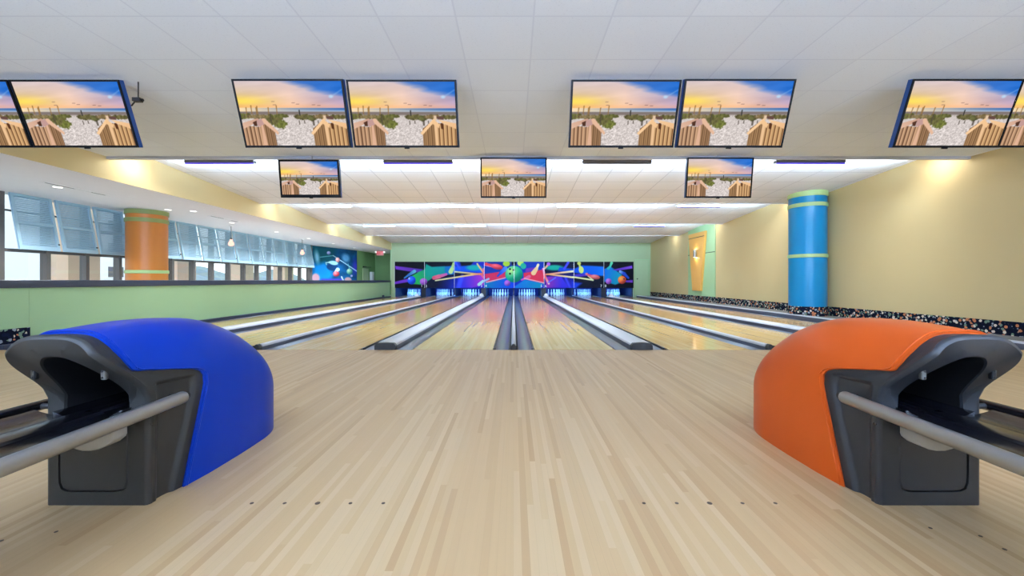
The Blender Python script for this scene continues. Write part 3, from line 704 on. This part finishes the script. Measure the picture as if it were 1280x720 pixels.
def ball_return(sx, vinyl, plast, colour, side):
    CXR = sx*1.695
    Wd = lambda x, y, z: (CXR - sx*x, y, z)
    r = empty('ball_return', (CXR, 1.9, 0))
    tag(r, '%s padded ball return with a charcoal front, on the %s of the approach' % (colour, side), 'ball return')
    # s samples, denser where the shell's edge runs level
    zs = sorted(set([round(v, 4) for v in list(np.linspace(0, .48, 12))+list(np.linspace(.48, .575, 26))+list(np.linspace(.575, .735, 16))]))
    ss = [s_of_z(z) for z in zs if z < .733]; ss += list(np.linspace(ss[-1], 1, 12)[1:])
    full = [(s, 1) for s in ss]+[(s, -1) for s in ss[::-1][1:]]
    # --- vinyl shell
    rows = []
    for s, sg in full:
        z = section(s, 1.7)[1]; y0 = Yb(z); row = []
        for t in np.linspace(0, 1, 64):
            tt = t**.9; y = y0+(2.62-y0)*(1-(1-tt)**1.5)
            x, zz = section(s, y); row.append(Wd(sg*x, y, zz))
        # rounded front lip turning inwards
        lip = []
        for d, q in ((.022, .0), (.012, .004), (.004, .002)):
            x, zz = section(s, y0+q, d); lip.append(Wd(sg*x, y0+q, zz))
        rows.append(lip+row)
    MB().grid(rows).build('padded_shell', vinyl, r, smooth=45)
    # welt that follows the shell's edge
    welt = []
    for s, sg in full:
        z = section(s, 1.7)[1]; y0 = Yb(z)+.016
        x, zz = section(s, y0, -.0015); welt.append(Vector(Wd(sg*x, y0, zz)))
    wl = []
    for i, p in enumerate(welt):
        tng = (welt[min(i+1, len(welt)-1)]-welt[max(i-1, 0)]).normalized(); a = tng.orthogonal().normalized(); b = tng.cross(a)
        wl.append([p+a*.003*math.cos(t)+b*.003*math.sin(t) for t in np.linspace(0, 2*PI, 7)[:-1]])
    MB().loops(wl).build('welt', vinyl, r, smooth=60)
    # --- charcoal body
    rows = []; ring_o = []
    for s, sg in full:
        z = section(s, 1.55)[1]; yf = Yf(z); row = []
        for d, q in ((.014, 0), (.006, .003), (.0015, .009), (0, .016)):
            x, zz = section(s, yf+q, .0+d); row.append(Wd(sg*x, yf+q, zz))
        ring_o.append(row[0])
        ye = Yb(z)+.05
        for t in np.linspace(0, 1, 34)[1:]:
            y = yf+.016+(ye-yf-.016)*t
            ins = .002+.008*min(1, t*3)
            e = min((Yb(z)-.035-y)/.012, (y-1.655)/.015, (.495-z)/.014, 1)    # recessed side field
            if e > 0: ins += .013*e
            x, zz = section(s, y, ins); row.append(Wd(sg*x, y, zz))
        rows.append(row)
    MB().grid(rows).build('moulded_body', plast, r, smooth=35)
    # --- front frame: outer edge to the mouth
    inner = []
    for s, sg in full:
        x, z = section(s, 1.55)
        if s <= .5:
            zi = z*(.36/.40); q = min(max((zi-.335)/.025, 0), 1); xi = .168-.034*q*q*(3-2*q)
        else:
            a = (s-.5)/.5*PI/2; n = 2.3
            xi, zi = .134*abs(math.cos(a))**(2/n), .36+.276*abs(math.sin(a))**(2/n)
        inner.append((sg*xi, zi))
    in1 = [Wd(x, Yf(z)+.0, z) for x, z in inner]; in2 = [Wd(x*.985, Yf(z)+.010, z-.004 if z > .4 else z) for x, z in inner]
    in3 = [Wd(x*.985, 1.72, z-.004 if z > .4 else z) for x, z in inner]
    mid = [tuple((Vector(a)*.5+Vector(b)*.5)) for a, b in zip(ring_o, in1)]
    for i, ((s, sg), p) in enumerate(zip(full, mid)): mid[i] = (p[0], Yf(p[2]), p[2])
    MB().loops([ring_o, mid, in1, in2], closed=False).build('front_frame', plast, r, smooth=28)
    cav = in2; cav2 = [Wd(x*.97, 2.1, z-.006) for x, z in inner]
    m = MB().loops([cav, cav2], closed=False); m.add(cav2, [tuple(range(len(cav2)))]); m.build('mouth', m_cav, r, smooth=50)
    # --- lower front panel with the door's opening
    def rrect(hw, z0, z1, rad, N=48):
        out = []; cz = (z0+z1)/2; hh = (z1-z0)/2
        for i in range(N):
            t = 2*PI*i/N; c, s_ = math.cos(t), math.sin(t); e = 8.
            f = (abs(c/hw)**e+abs(s_/hh)**e)**(-1/e); out.append((c*f-.0145, cz+s_*f))
        return out
    ou = []; 
    for i in range(48):
        t = 2*PI*i/48; c, s_ = math.cos(t), math.sin(t); f = min(.168/max(abs(c), 1e-6), (.178)/max(abs(s_), 1e-6)); ou.append((c*f, .178+s_*f))
    for qx in (-.168, .168):
        for qz in (0, .356):
            bi = min(range(48), key=lambda i: (ou[i][0]-qx)**2+(ou[i][1]-qz)**2); ou[bi] = (qx, qz)
    hole = rrect(.1425, .053, .342, .03)
    MB().loops([[Wd(x, 1.62, z) for x, z in ou], [Wd(x, 1.62, z) for x, z in hole], [Wd(x, 1.64, z) for x, z in hole]]).build('lower_panel', plast, r, smooth=30)
    dr = rrect(.139, .0565, .3385, .03); dri = rrect(.1345, .061, .334, .03)
    mdo = MB().loops([[Wd(x, 1.64, z) for x, z in dr], [Wd(x, 1.625, z) for x, z in dr], [Wd(x, 1.621, z) for x, z in dri]])
    mdo.add([Wd(x, 1.621, z) for x, z in dri], [tuple(range(48))]); mdo.build('door', plast, r, smooth=30)
    MB().box(*sorted((CXR-.166, CXR+.166)), 1.64, 1.65, .0, .352).build('back_plate', m_cav, r)
    # trough end under the mouth
    el = [(.127,.362),(.127,.296),(.122,.284),(.10,.266),(.07,.253),(.04,.248),(.01,.248),(-.02,.256),(-.05,.275),(-.07,.30),(-.08,.33),(-.08,.362)]
    MB().prism_y([(CXR-sx*x, z) for x, z in el], 1.555, 1.619).build('trough_end', m_lip, r, smooth=40, bevel=.004)
    # clips on the frame
    for sg, xx in ((1, .128), (-1, -.140)):
        z = .556; y = Yf(z); cl_ = MB()
        c = Vector(Wd(xx, y-.008, z))
        cl_.box(c.x-.009, c.x+.009, c.y-.007, c.y+.012, c.z-.022, c.z+.022)
        cp = cl_.build('clip', m_clip if sg > 0 else m_blk, r, bevel=.006)
        MB().tube((c.x, c.y-.009, c.z+.012), (c.x, c.y-.006, c.z+.012), .004, 10).tube((c.x, c.y-.009, c.z-.012), (c.x, c.y-.006, c.z-.012), .004, 10).build('screw', m_blk, cp)
    x_, z_ = section(s_of_z(.325), 1.635, .004)
    MB().tube(Wd(x_-.01, 1.64, .325), Wd(x_+.004, 1.638, .325), .007, 12).build('screw', m_blkg, r, smooth=40)
    # rails and rack
    def rail(name, x, z, rad, mat, y0, y1, tilt=0):
        lo = []
        for k in range(6):
            a = k/5*PI/2; lo.append((y1-rad*.6+rad*.6*math.sin(a), rad*(.45+.55*math.cos(a))))
        prof_ = [(y0, rad)]+lo; loops = []
        for y, rr in prof_: loops.append([Wd(x+rr*math.cos(t), y, z+rr*math.sin(t)) for t in np.linspace(0, 2*PI, 21)[:-1]])
        loops = [[(p[0], p[1], p[2]-(y1-p[1])*tilt) for p in l] for l in loops]
        m = MB().loops(loops); m.add(loops[-1], [tuple(range(20))]); m.add(loops[0], [tuple(range(20))]); m.build(name, mat, r, smooth=40)
    rail('silver_rail', .280, .416, .026, m_silver, .35, 1.715, .03)
    rail('black_rail', -.285, .392, .021, m_blkg, .35, 1.70)
    MB().tube(Wd(.20, 1.73, .41), Wd(.285, 1.73, .416), .012, 10).tube(Wd(-.18, 1.66, .39), Wd(-.285, 1.66, .392), .012, 10).build('rail_pin', m_blk, r, smooth=40)
    pr = [(.245,.400),(.225,.398),(.20,.386),(.16,.376),(.12,.373),(.08,.376),(.052,.382),(.045,.391),(.02,.394),(-.02,.394),(-.045,.391),(-.052,.382),(-.08,.376),(-.12,.373),(-.16,.376),(-.20,.386),(-.225,.394),(-.232,.394)]
    low = [(-.232,.37), (-.18, .352), (.06,.352), (.20,.368), (.245,.392)]
    MB().prism_y([(CXR-sx*x, z) for x, z in pr+low], .35, 1.60).build('rack', m_blkg, r, smooth=30)
    pr2 = [(x*.58, z) for x, z in pr]
    MB().prism_y([(CXR-sx*x, z) for x, z in pr2+[(-.13,.34),(.13,.34)]], 1.58, 2.08).build('rack_throat', m_blkg, r, smooth=30)
    wb = [Wd(-.225, .36, .386), Wd(-.285, .36, .386), Wd(-.285, 1.40, .386), Wd(-.272, 1.46, .386), Wd(-.25, 1.485, .386), Wd(-.225, 1.50, .386)]
    m = MB(); m.add(wb+[(p[0], p[1], p[2]-.02) for p in wb], [(0,1,2,3,4,5), (11,10,9,8,7,6)]+[(i,(i+1)%6,6+(i+1)%6,6+i) for i in range(6)]); m.build('rack_web', m_blk, r)
    MB().box(CXR-.05, CXR+.05, .5, .6, 0, .342).box(CXR-.16, CXR+.16, .42, .68, 0, .03).build('rack_leg', m_blk, r, bevel=.01)
    return r
ball_return(-1, m_blue, m_char, 'blue', 'left')
ball_return(1, m_orange, m_charR, 'orange', 'right')

# ------------------------------------------------------------------ approach dots
for li, (cx, nm) in enumerate([(-.805, 'left of the middle'), (.805, 'right of the middle')]):
    for j, o in enumerate(['first', 'second', 'third, larger', 'fourth', 'fifth']):
        rad = .0105 if j == 2 else .0075
        d = MB().lathe([(rad, 0), (rad, .0008)], (cx+(j-2)*.135, 1.636, 0), 14).build('approach_dot', m_dot)
        tag(d, 'dark approach dot, %s from the left in the row %s' % (o, nm), 'dot', 'approach dots in the maple floor')
for j, (x, y, lab) in enumerate([(-1.80, 1.40, 'small dark floor plug left of the blue ball return front, nearer one'), (-1.665, 1.45, 'small dark floor plug under the blue ball return rack, inner one'), (1.54, 1.472, 'small dark floor plug under the orange ball return rack, inner one'), (1.67, 1.425, 'small dark floor plug under the orange ball return rack, middle one'), (1.67, 1.355, 'small dark floor plug under the orange ball return rack, nearest one')]):
    tag(MB().lathe([(.006, 0), (.006, .0008)], (x, y, 0), 12).build('floor_plug', m_dot), lab, 'floor plug', 'dark plugs under the ball racks')

# ------------------------------------------------------------------ pillars
def pillar(cx, cy, rad, z0, z1, mat, bands, bmat, label):
    r = empty('pillar', (cx, cy, 0)); tag(r, label, 'pillar')
    MB().lathe([(rad, z0), (rad, z1)], (cx, cy, 0), 64).build('shaft', mat, r, smooth=40)
    for (a, b), m in zip(bands, bmat):
        MB().lathe([(rad+.002, a), (rad+.018, a+.006), (rad+.018, b-.006), (rad+.002, b)], (cx, cy, 0), 64, caps=False).build('band', m, r, smooth=40)
    return r
pb = pillar(7.205, 9.77, .39, 0, 3.3, m_bluep, [(2.925, 3.3), (2.68, 2.775), (1.462, 1.547)], [m_band]*3, 'bright blue round pillar with pale green bands against the beige wall')
MB().lathe([(.397, 0), (.397, .29)], (7.205, 9.77, 0), 64).build('carpet_skirt', m_floral, pb, smooth=40)
pillar(-8.92, 9.7, .39, 0, SOF, m_orgp, [(2.49, SOF), (2.30, 2.40), (1.08, 1.16)], [m_band2, m_band2, m_band], 'copper orange round pillar with green bands in front of the windows')

# ------------------------------------------------------------------ right wall decoration
def xwall(mb, pts, x0, x1): return mb.prism_x(pts, x0, x1)
dp = empty('wall_panel', (RW, 16.1, .29)); tag(dp, 'tall green wall panel carrying a tapered orange plaque, on the beige wall', 'wall panel')
MB().box(RW-.03, RW-.001, 14.98, 17.28, .29, 3.12).build('backboard', m_green, dp)
MB().box(RW-.034, RW-.03, 14.98, 17.28, 1.985, 2.01).build('seam', m_line, dp)
MB().prism_x([(15.97,.49),(16.67,.49),(17.05,2.86),(15.58,2.86)], RW-.13, RW-.03).build('plaque', m_plq, dp, bevel=.01)
MB().prism_x([(15.62,2.655),(17.01,2.655),(17.015,2.68),(15.615,2.68)], RW-.134, RW-.13).build('plaque_seam', m_line, dp)
sc = empty('wall_sconce', (RW-.13, 16.3, 1.87)); tag(sc, 'slim metal wall sconce glowing on the orange plaque', 'sconce')
MB().tube((RW-.19,16.3,1.87), (RW-.19,16.3,2.15), .06, 20).build('sconce_body', m_silver, sc, smooth=40)
MB().box(RW-.15, RW-.13, 16.27, 16.33, 1.95, 2.07).build('backplate', m_silver, sc)
MB().tube((RW-.19,16.3,2.15), (RW-.19,16.3,2.156), .052, 20).build('lamp', m_scon, sc)
MB().tube((RW-.19,16.3,1.864), (RW-.19,16.3,1.87), .052, 20).build('lamp', m_scon, sc)

# ------------------------------------------------------------------ shutters
def shutter(y0, y1):
    T = Vector((WINX+.07, 0, SOF-.003)); Bt = Vector((WINX+.27, 0, 1.515)); U = (Bt-T).normalized(); L = (Bt-T).length; N = Vector((-U.z, 0, U.x))
    if N.x < 0: N = -N
    r = empty('window_shutter', (T.x, (y0+y1)/2, SOF-.003))
    def slab(mb, ya, yb, a0, a1, c0, c1):
        vs = []
        for c in (c0, c1):
            for y, a in ((ya, a0), (yb, a0), (yb, a1), (ya, a1)):
                p = T+U*a+N*c; vs.append((p.x, y, p.z))
        return mb.add(vs, [(3,2,1,0),(4,5,6,7),(0,1,5,4),(1,2,6,5),(2,3,7,6),(3,0,4,7)])
    f = MB()
    slab(f, y0, y0+.05, 0, L, -.018, .018); slab(f, y1-.05, y1, 0, L, -.018, .018)
    slab(f, y0+.05, y1-.05, 0, .05, -.018, .018); slab(f, y0+.05, y1-.05, L-.075, L, -.018, .018); slab(f, y0+.05, y1-.05, L*.50, L*.50+.05, -.018, .018)
    f.build('frame', m_shut, r)
    for z0_, z1_ in ((.05, L*.50), (L*.50+.05, L-.075)):
        n = 13; m = MB(); st = (z1_-z0_)/n
        for i in range(n):
            a = z0_+(i+.5)*st
            vs = []
            for da, dc in ((-st*.545, -.012), (-st*.545+.005, -.015), (st*.545, .012), (st*.545-.005, .015)):
                p = T+U*(a+da)+N*dc
                vs += [(p.x, y0+.05, p.z), (p.x, y1-.05, p.z)]
            m.add(vs, [(0,1,3,2),(2,3,7,6),(6,7,5,4)[::-1],(4,5,1,0),(0,2,6,4),(1,5,7,3)])
        m.build('louvres', m_shut, r)
    s = MB(); p = T+U*(L-.14); s.tube((p.x+.02, y1-.02, p.z), (WINX+.03, y1-.02, p.z+.01), .008, 8); s.box(p.x+.01, p.x+.035, y1-.032, y1-.006, p.z-.015, p.z+.012); s.build('stay', m_blk, r)
    return r
ordn = ['first','second','third','fourth','fifth','sixth','seventh','eighth','ninth','tenth','eleventh','twelfth','thirteenth','fourteenth','last']
s0 = shutter(7.60, 8.285)
for k in range(15):
    o = s0 if k == 0 else copy_tree(s0, (0, DP*k, 0))
    lab = 'blue grey louvred shutter tilted out over the windows, %s from the left' % ordn[k]
    if k == 3: lab = 'blue grey louvred shutter partly hidden behind the orange pillar, fourth from the left'
    tag(o, lab, 'shutter', 'louvred shutters along the window wall')

# ------------------------------------------------------------------ pendants, downlights, vents, exit sign
for y, lab in ((12.27, 'pink glass pendant lamp nearer to the orange pillar'), (16.4, 'pink glass pendant lamp hanging near the ball mural')):
    p = empty('pendant_lamp', (-8.7, y, SOF)); tag(p, lab, 'pendant lamp', 'pendant lamps by the windows')
    MB().lathe([(.05, 0), (.05, -.02)], (-8.7, y, SOF), 16).build('canopy', m_white, p, smooth=40)
    MB().tube((-8.7, y, 2.2), (-8.7, y, SOF-.02), .008, 8).build('cord', m_bulbc, p)
    MB().lathe([(.03, .12), (.045, .06), (.08, .0), (.075, -.05), (.04, -.085), (.01, -.09)], (-8.7, y, 2.06), 20).build('shade', m_bulb, p, smooth=60)
    MB().tube((-8.7, y, 2.17), (-8.7, y, 2.22), .026, 12).build('socket', m_bulbc, p, smooth=40)
for k, (x, y) in enumerate([(-8.24,7.2),(-8.24,9.5),(-7.8,9.7),(-8.24,11.65),(-8.24,13.85),(-8.24,16),(-8.24,18.2),(-8.24,20.6)]):
    o = empty('downlight', (x, y, SOF)); tag(o, 'round recessed downlight in the lounge soffit, %s counted from the camera' % ORD[k], 'downlight', 'downlights in the lounge soffit')
    MB().lathe([(.06, -.001), (.085, -.006), (.09, .0)], (x, y, SOF), 24, caps=False).build('trim_ring', m_white, o, smooth=40)
    MB().lathe([(.062, -.003), (.062, -.001)], (x, y, SOF), 24).build('lens', m_down, o)
for y, x, nm in ((7.35, -8.05, 'nearer one, above the first shutters'), (10.9, -7.9, 'farther one, beyond the orange pillar')):
    o = empty('ceiling_vent', (x, y, SOF)); tag(o, 'long slot air vent in the lounge soffit, %s' % nm, 'vent', 'slot vents in the lounge soffit')
    MB().box(x-.06, x+.06, y-.55, y+.55, SOF-.006, SOF).build('vent_frame', m_white, o)
    MB().box(x-.012, x+.012, y-.5, y-.05, SOF-.008, SOF-.006).box(x-.012, x+.012, y+.25, y+.5, SOF-.008, SOF-.006).build('slot', m_line, o)
ex = empty('exit_sign', (-7.47, 22.3, SOF)); tag(ex, 'red lit exit sign with two white lamps under the soffit of the alcove', 'exit sign')
MB().box(-7.66, -7.28, 22.27, 22.33, SOF-.29, SOF-.03).build('sign_box', m_pink, ex, bevel=.01)
MB().box(-7.49, -7.45, 22.28, 22.32, SOF-.03, SOF).build('bracket', m_white, ex)
for sx in (-1, 1): MB().tube((-7.47+sx*.23, 22.25, SOF-.10), (-7.47+sx*.23, 22.33, SOF-.10), .05, 16).build('emergency_lamp', m_emw, ex, smooth=40)
fc = bpy.data.curves.new('exit', 'FONT'); fc.body = 'EXIT'; fc.size = .19; fc.extrude = .003; fc.align_x = 'CENTER'
tmp = bpy.data.objects.new('exit', fc); COL.objects.link(tmp); dg = bpy.context.evaluated_depsgraph_get()
me = bpy.data.meshes.new_from_object(tmp.evaluated_get(dg)); bpy.data.objects.remove(tmp); me.materials.clear(); me.materials.append(m_red)
o = bpy.data.objects.new('letters', me); COL.objects.link(o); o.parent = ex; o.location = Vector((-7.47, 22.266, SOF-.225))-WLD[ex.name]; o.rotation_euler = (PI/2, 0, 0)

# ------------------------------------------------------------------ strip lamps behind the ceiling steps
PL = ['far left', 'left of the middle', 'right of the middle', 'far right']; RWN = ['first', 'second', 'third']
for rI, (y, z) in enumerate([(7.06, 2.985), (11.3, 2.99), (15.45, 2.995)]):
    for c, x in enumerate([-5.2, -1.69, 1.83, 5.25]):
        uv = (rI == 0 and c != 2) or (rI > 0 and c == 3)
        o = empty('strip_lamp', (x, y, z)); tag(o, '%s strip lamp %s behind the %s ceiling step' % ('violet' if uv else 'pale grey', PL[c], RWN[rI]), 'strip lamp', 'strip lamps behind the ceiling steps')
        ce = ZS+(ZE-ZS)*(y-LIPS[rI])/(LIPS[rI+1]-LIPS[rI])
        MB().box(x-.61, x+.61, y-.04, y+.06, z+.012, z+.06).build('housing', m_fix, o, bevel=.006)
        MB().box(x-.45, x-.43, y, y+.02, z+.06, ce).box(x+.43, x+.45, y, y+.02, z+.06, ce).build('hanger', m_trim, o)
        MB().tube((x-.60, y-.02, z), (x+.60, y-.02, z), .014, 10).build('tube', m_uv if uv else m_fix, o, smooth=40)

# ------------------------------------------------------------------ outside
struct(MB().box(-420, WINX-1.0, -60, 400, -4.2, -4.0).build('ground', m_ground))
for k, y in enumerate([6.45, 9.66, 12.8, 15.8, 18.8]):
    o = MB().box(-11.35, -10.8, y, y+.75, -4.0, 6).build('exterior_pier', m_tan)
    tag(o, 'tan stucco pier standing outside the windows, %s from the left' % ORD[k], 'pier', 'tan piers outside the windows')
bl = MB().box(-80, -58.5, 48, 66, -4, 30).build('neighbour_building', m_bone); tag(bl, 'white building seen outside through the windows at far left', 'building')
for zf in np.arange(-2, 28, 3.4):
    for yf in np.arange(49.5, 65, 4): MB().box(-58.5, -58.44, yf, yf+2.2, zf, zf+1.5).build('building_window', m_mull, bl)
pts = []; NX = 90
for i in range(NX):
    y = 60+i*6.0; hgt = 10+7*math.sin(i*.33)*math.sin(i*.11+1)+1.6*math.sin(i*1.9)+1.1*math.sin(i*3.7)
    pts.append([(-330-abs(j-2)*0-(2-j)*16 if False else -300-j*20, y, -4+(hgt+5)*(0, .55, .9, 1, .7)[j]+(.8*math.sin(i*2.3+j*1.7) if j else 0)) for j in range(5)])
struct(MB().grid(pts).build('hills', m_hill, smooth=60))

# ------------------------------------------------------------------ light
w = bpy.data.worlds.new('World'); SC.world = w; w.use_nodes = True; nt = w.node_tree; nt.nodes.clear()
o_ = nt.nodes.new('ShaderNodeOutputWorld'); b_ = nt.nodes.new('ShaderNodeBackground'); tc = nt.nodes.new('ShaderNodeTexCoord'); sp_ = nt.nodes.new('ShaderNodeSeparateXYZ'); rp = nt.nodes.new('ShaderNodeValToRGB')
nt.links.new(tc.outputs['Generated'], sp_.inputs[0]); nt.links.new(sp_.outputs[2], rp.inputs[0]); nt.links.new(rp.outputs[0], b_.inputs[0]); nt.links.new(b_.outputs[0], o_.inputs[0])
rp.color_ramp.elements[0].position = 0; rp.color_ramp.elements[0].color = (.95, .95, .93, 1); rp.color_ramp.elements[1].position = .5; rp.color_ramp.elements[1].color = (.62, .80, 1, 1)
b_.inputs[1].default_value = 2.3
def area(name, loc, sx, sy, power, rot, col=(1, 1, 1), spread=180):
    l = bpy.data.lights.new(name, 'AREA'); l.shape = 'RECTANGLE'; l.size = sx; l.size_y = sy; l.energy = power; l.color = col; l.spread = math.radians(spread)
    o = bpy.data.objects.new(name, l); COL.objects.link(o); o.location = loc; o.rotation_euler = rot; return o
LC = [(.60, .79, 1), (.52, .77, 1), (.42, .72, 1), (.44, .72, 1)]
for i, y in enumerate(LIPS):
    area('baffle_lamps', (.42, y+.50, 3.0), 13.6, .10, (240, 400, 480, 90)[i], (math.radians(124), 0, 0), LC[i], 130)
    area('baffle_lamps_down', (.42, y+.58, 3.0), 13.6, .08, (155, 170, 165, 36)[i], (math.radians((22, 20, 12, 0)[i]), 0, 0), (.80, .90, 1), 125)
# fill lights added behind the viewer to brighten the approach and its ceiling
for x in (-5, -1.7, 1.7, 5):
    for y in (-3.6, -1.2): area('fill_lights_down', (x, y, Z1-.01), 1.2, .6, 5, (0, 0, 0), (.80, .91, 1))
    area('fill_lights_up', (x, -2.4, 1.9), 1.6, .4, 390, (math.radians(150), 0, 0), (.48, .655, 1))
for y in LIPS:
    for x, th in ((7.25, -50), (-6.4, 50)): area('baffle_lamp_ends', (x, y+.35, 3.02), .25, .25, 4.5 if y < 8 else 2.5, (0, math.radians(th), 0), (1, .97, .90))
for i, cx in enumerate(LANE):
    area('pit_lamps', (cx, 22.75, .92), 1.0, .15, 80, (math.radians(38), 0, 0), (.10, .36, 1))
for y in (7.2, 11.65, 13.85, 16, 18.2, 20.6):
    area('soffit_lamps', (-8.24, y, SOF-.01), .3, .3, 54, (0, 0, 0), (.92, .94, 1), 130)
for zz, rx_ in ((2.17, PI), (1.855, 0)): area('sconce_glow', (RW-.19, 16.3, zz), .09, .09, 1.6, (rx_, 0, 0), (1, .9, .65))

# ------------------------------------------------------------------ camera
cd = bpy.data.cameras.new('Camera'); co = bpy.data.objects.new('Camera', cd); COL.objects.link(co)
co.location = (0, 0, CH); co.rotation_euler = (PI/2, 0, 0)
cd.sensor_fit = 'HORIZONTAL'; cd.sensor_width = 36; cd.lens = 36*F/1280; cd.shift_x = -2/1280; cd.shift_y = -9.5/1280; cd.clip_start = .02; cd.clip_end = 1000
SC.camera = co
vs = SC.view_settings; vs.view_transform = 'Standard'; vs.look = 'None'; vs.gamma = 1; vs.use_curve_mapping = False; vs.exposure = 0.2
try:
    SC.cycles.max_bounces = 8; SC.cycles.diffuse_bounces = 4; SC.cycles.use_denoising = True; SC.cycles.sample_clamp_indirect = 8
except Exception: pass
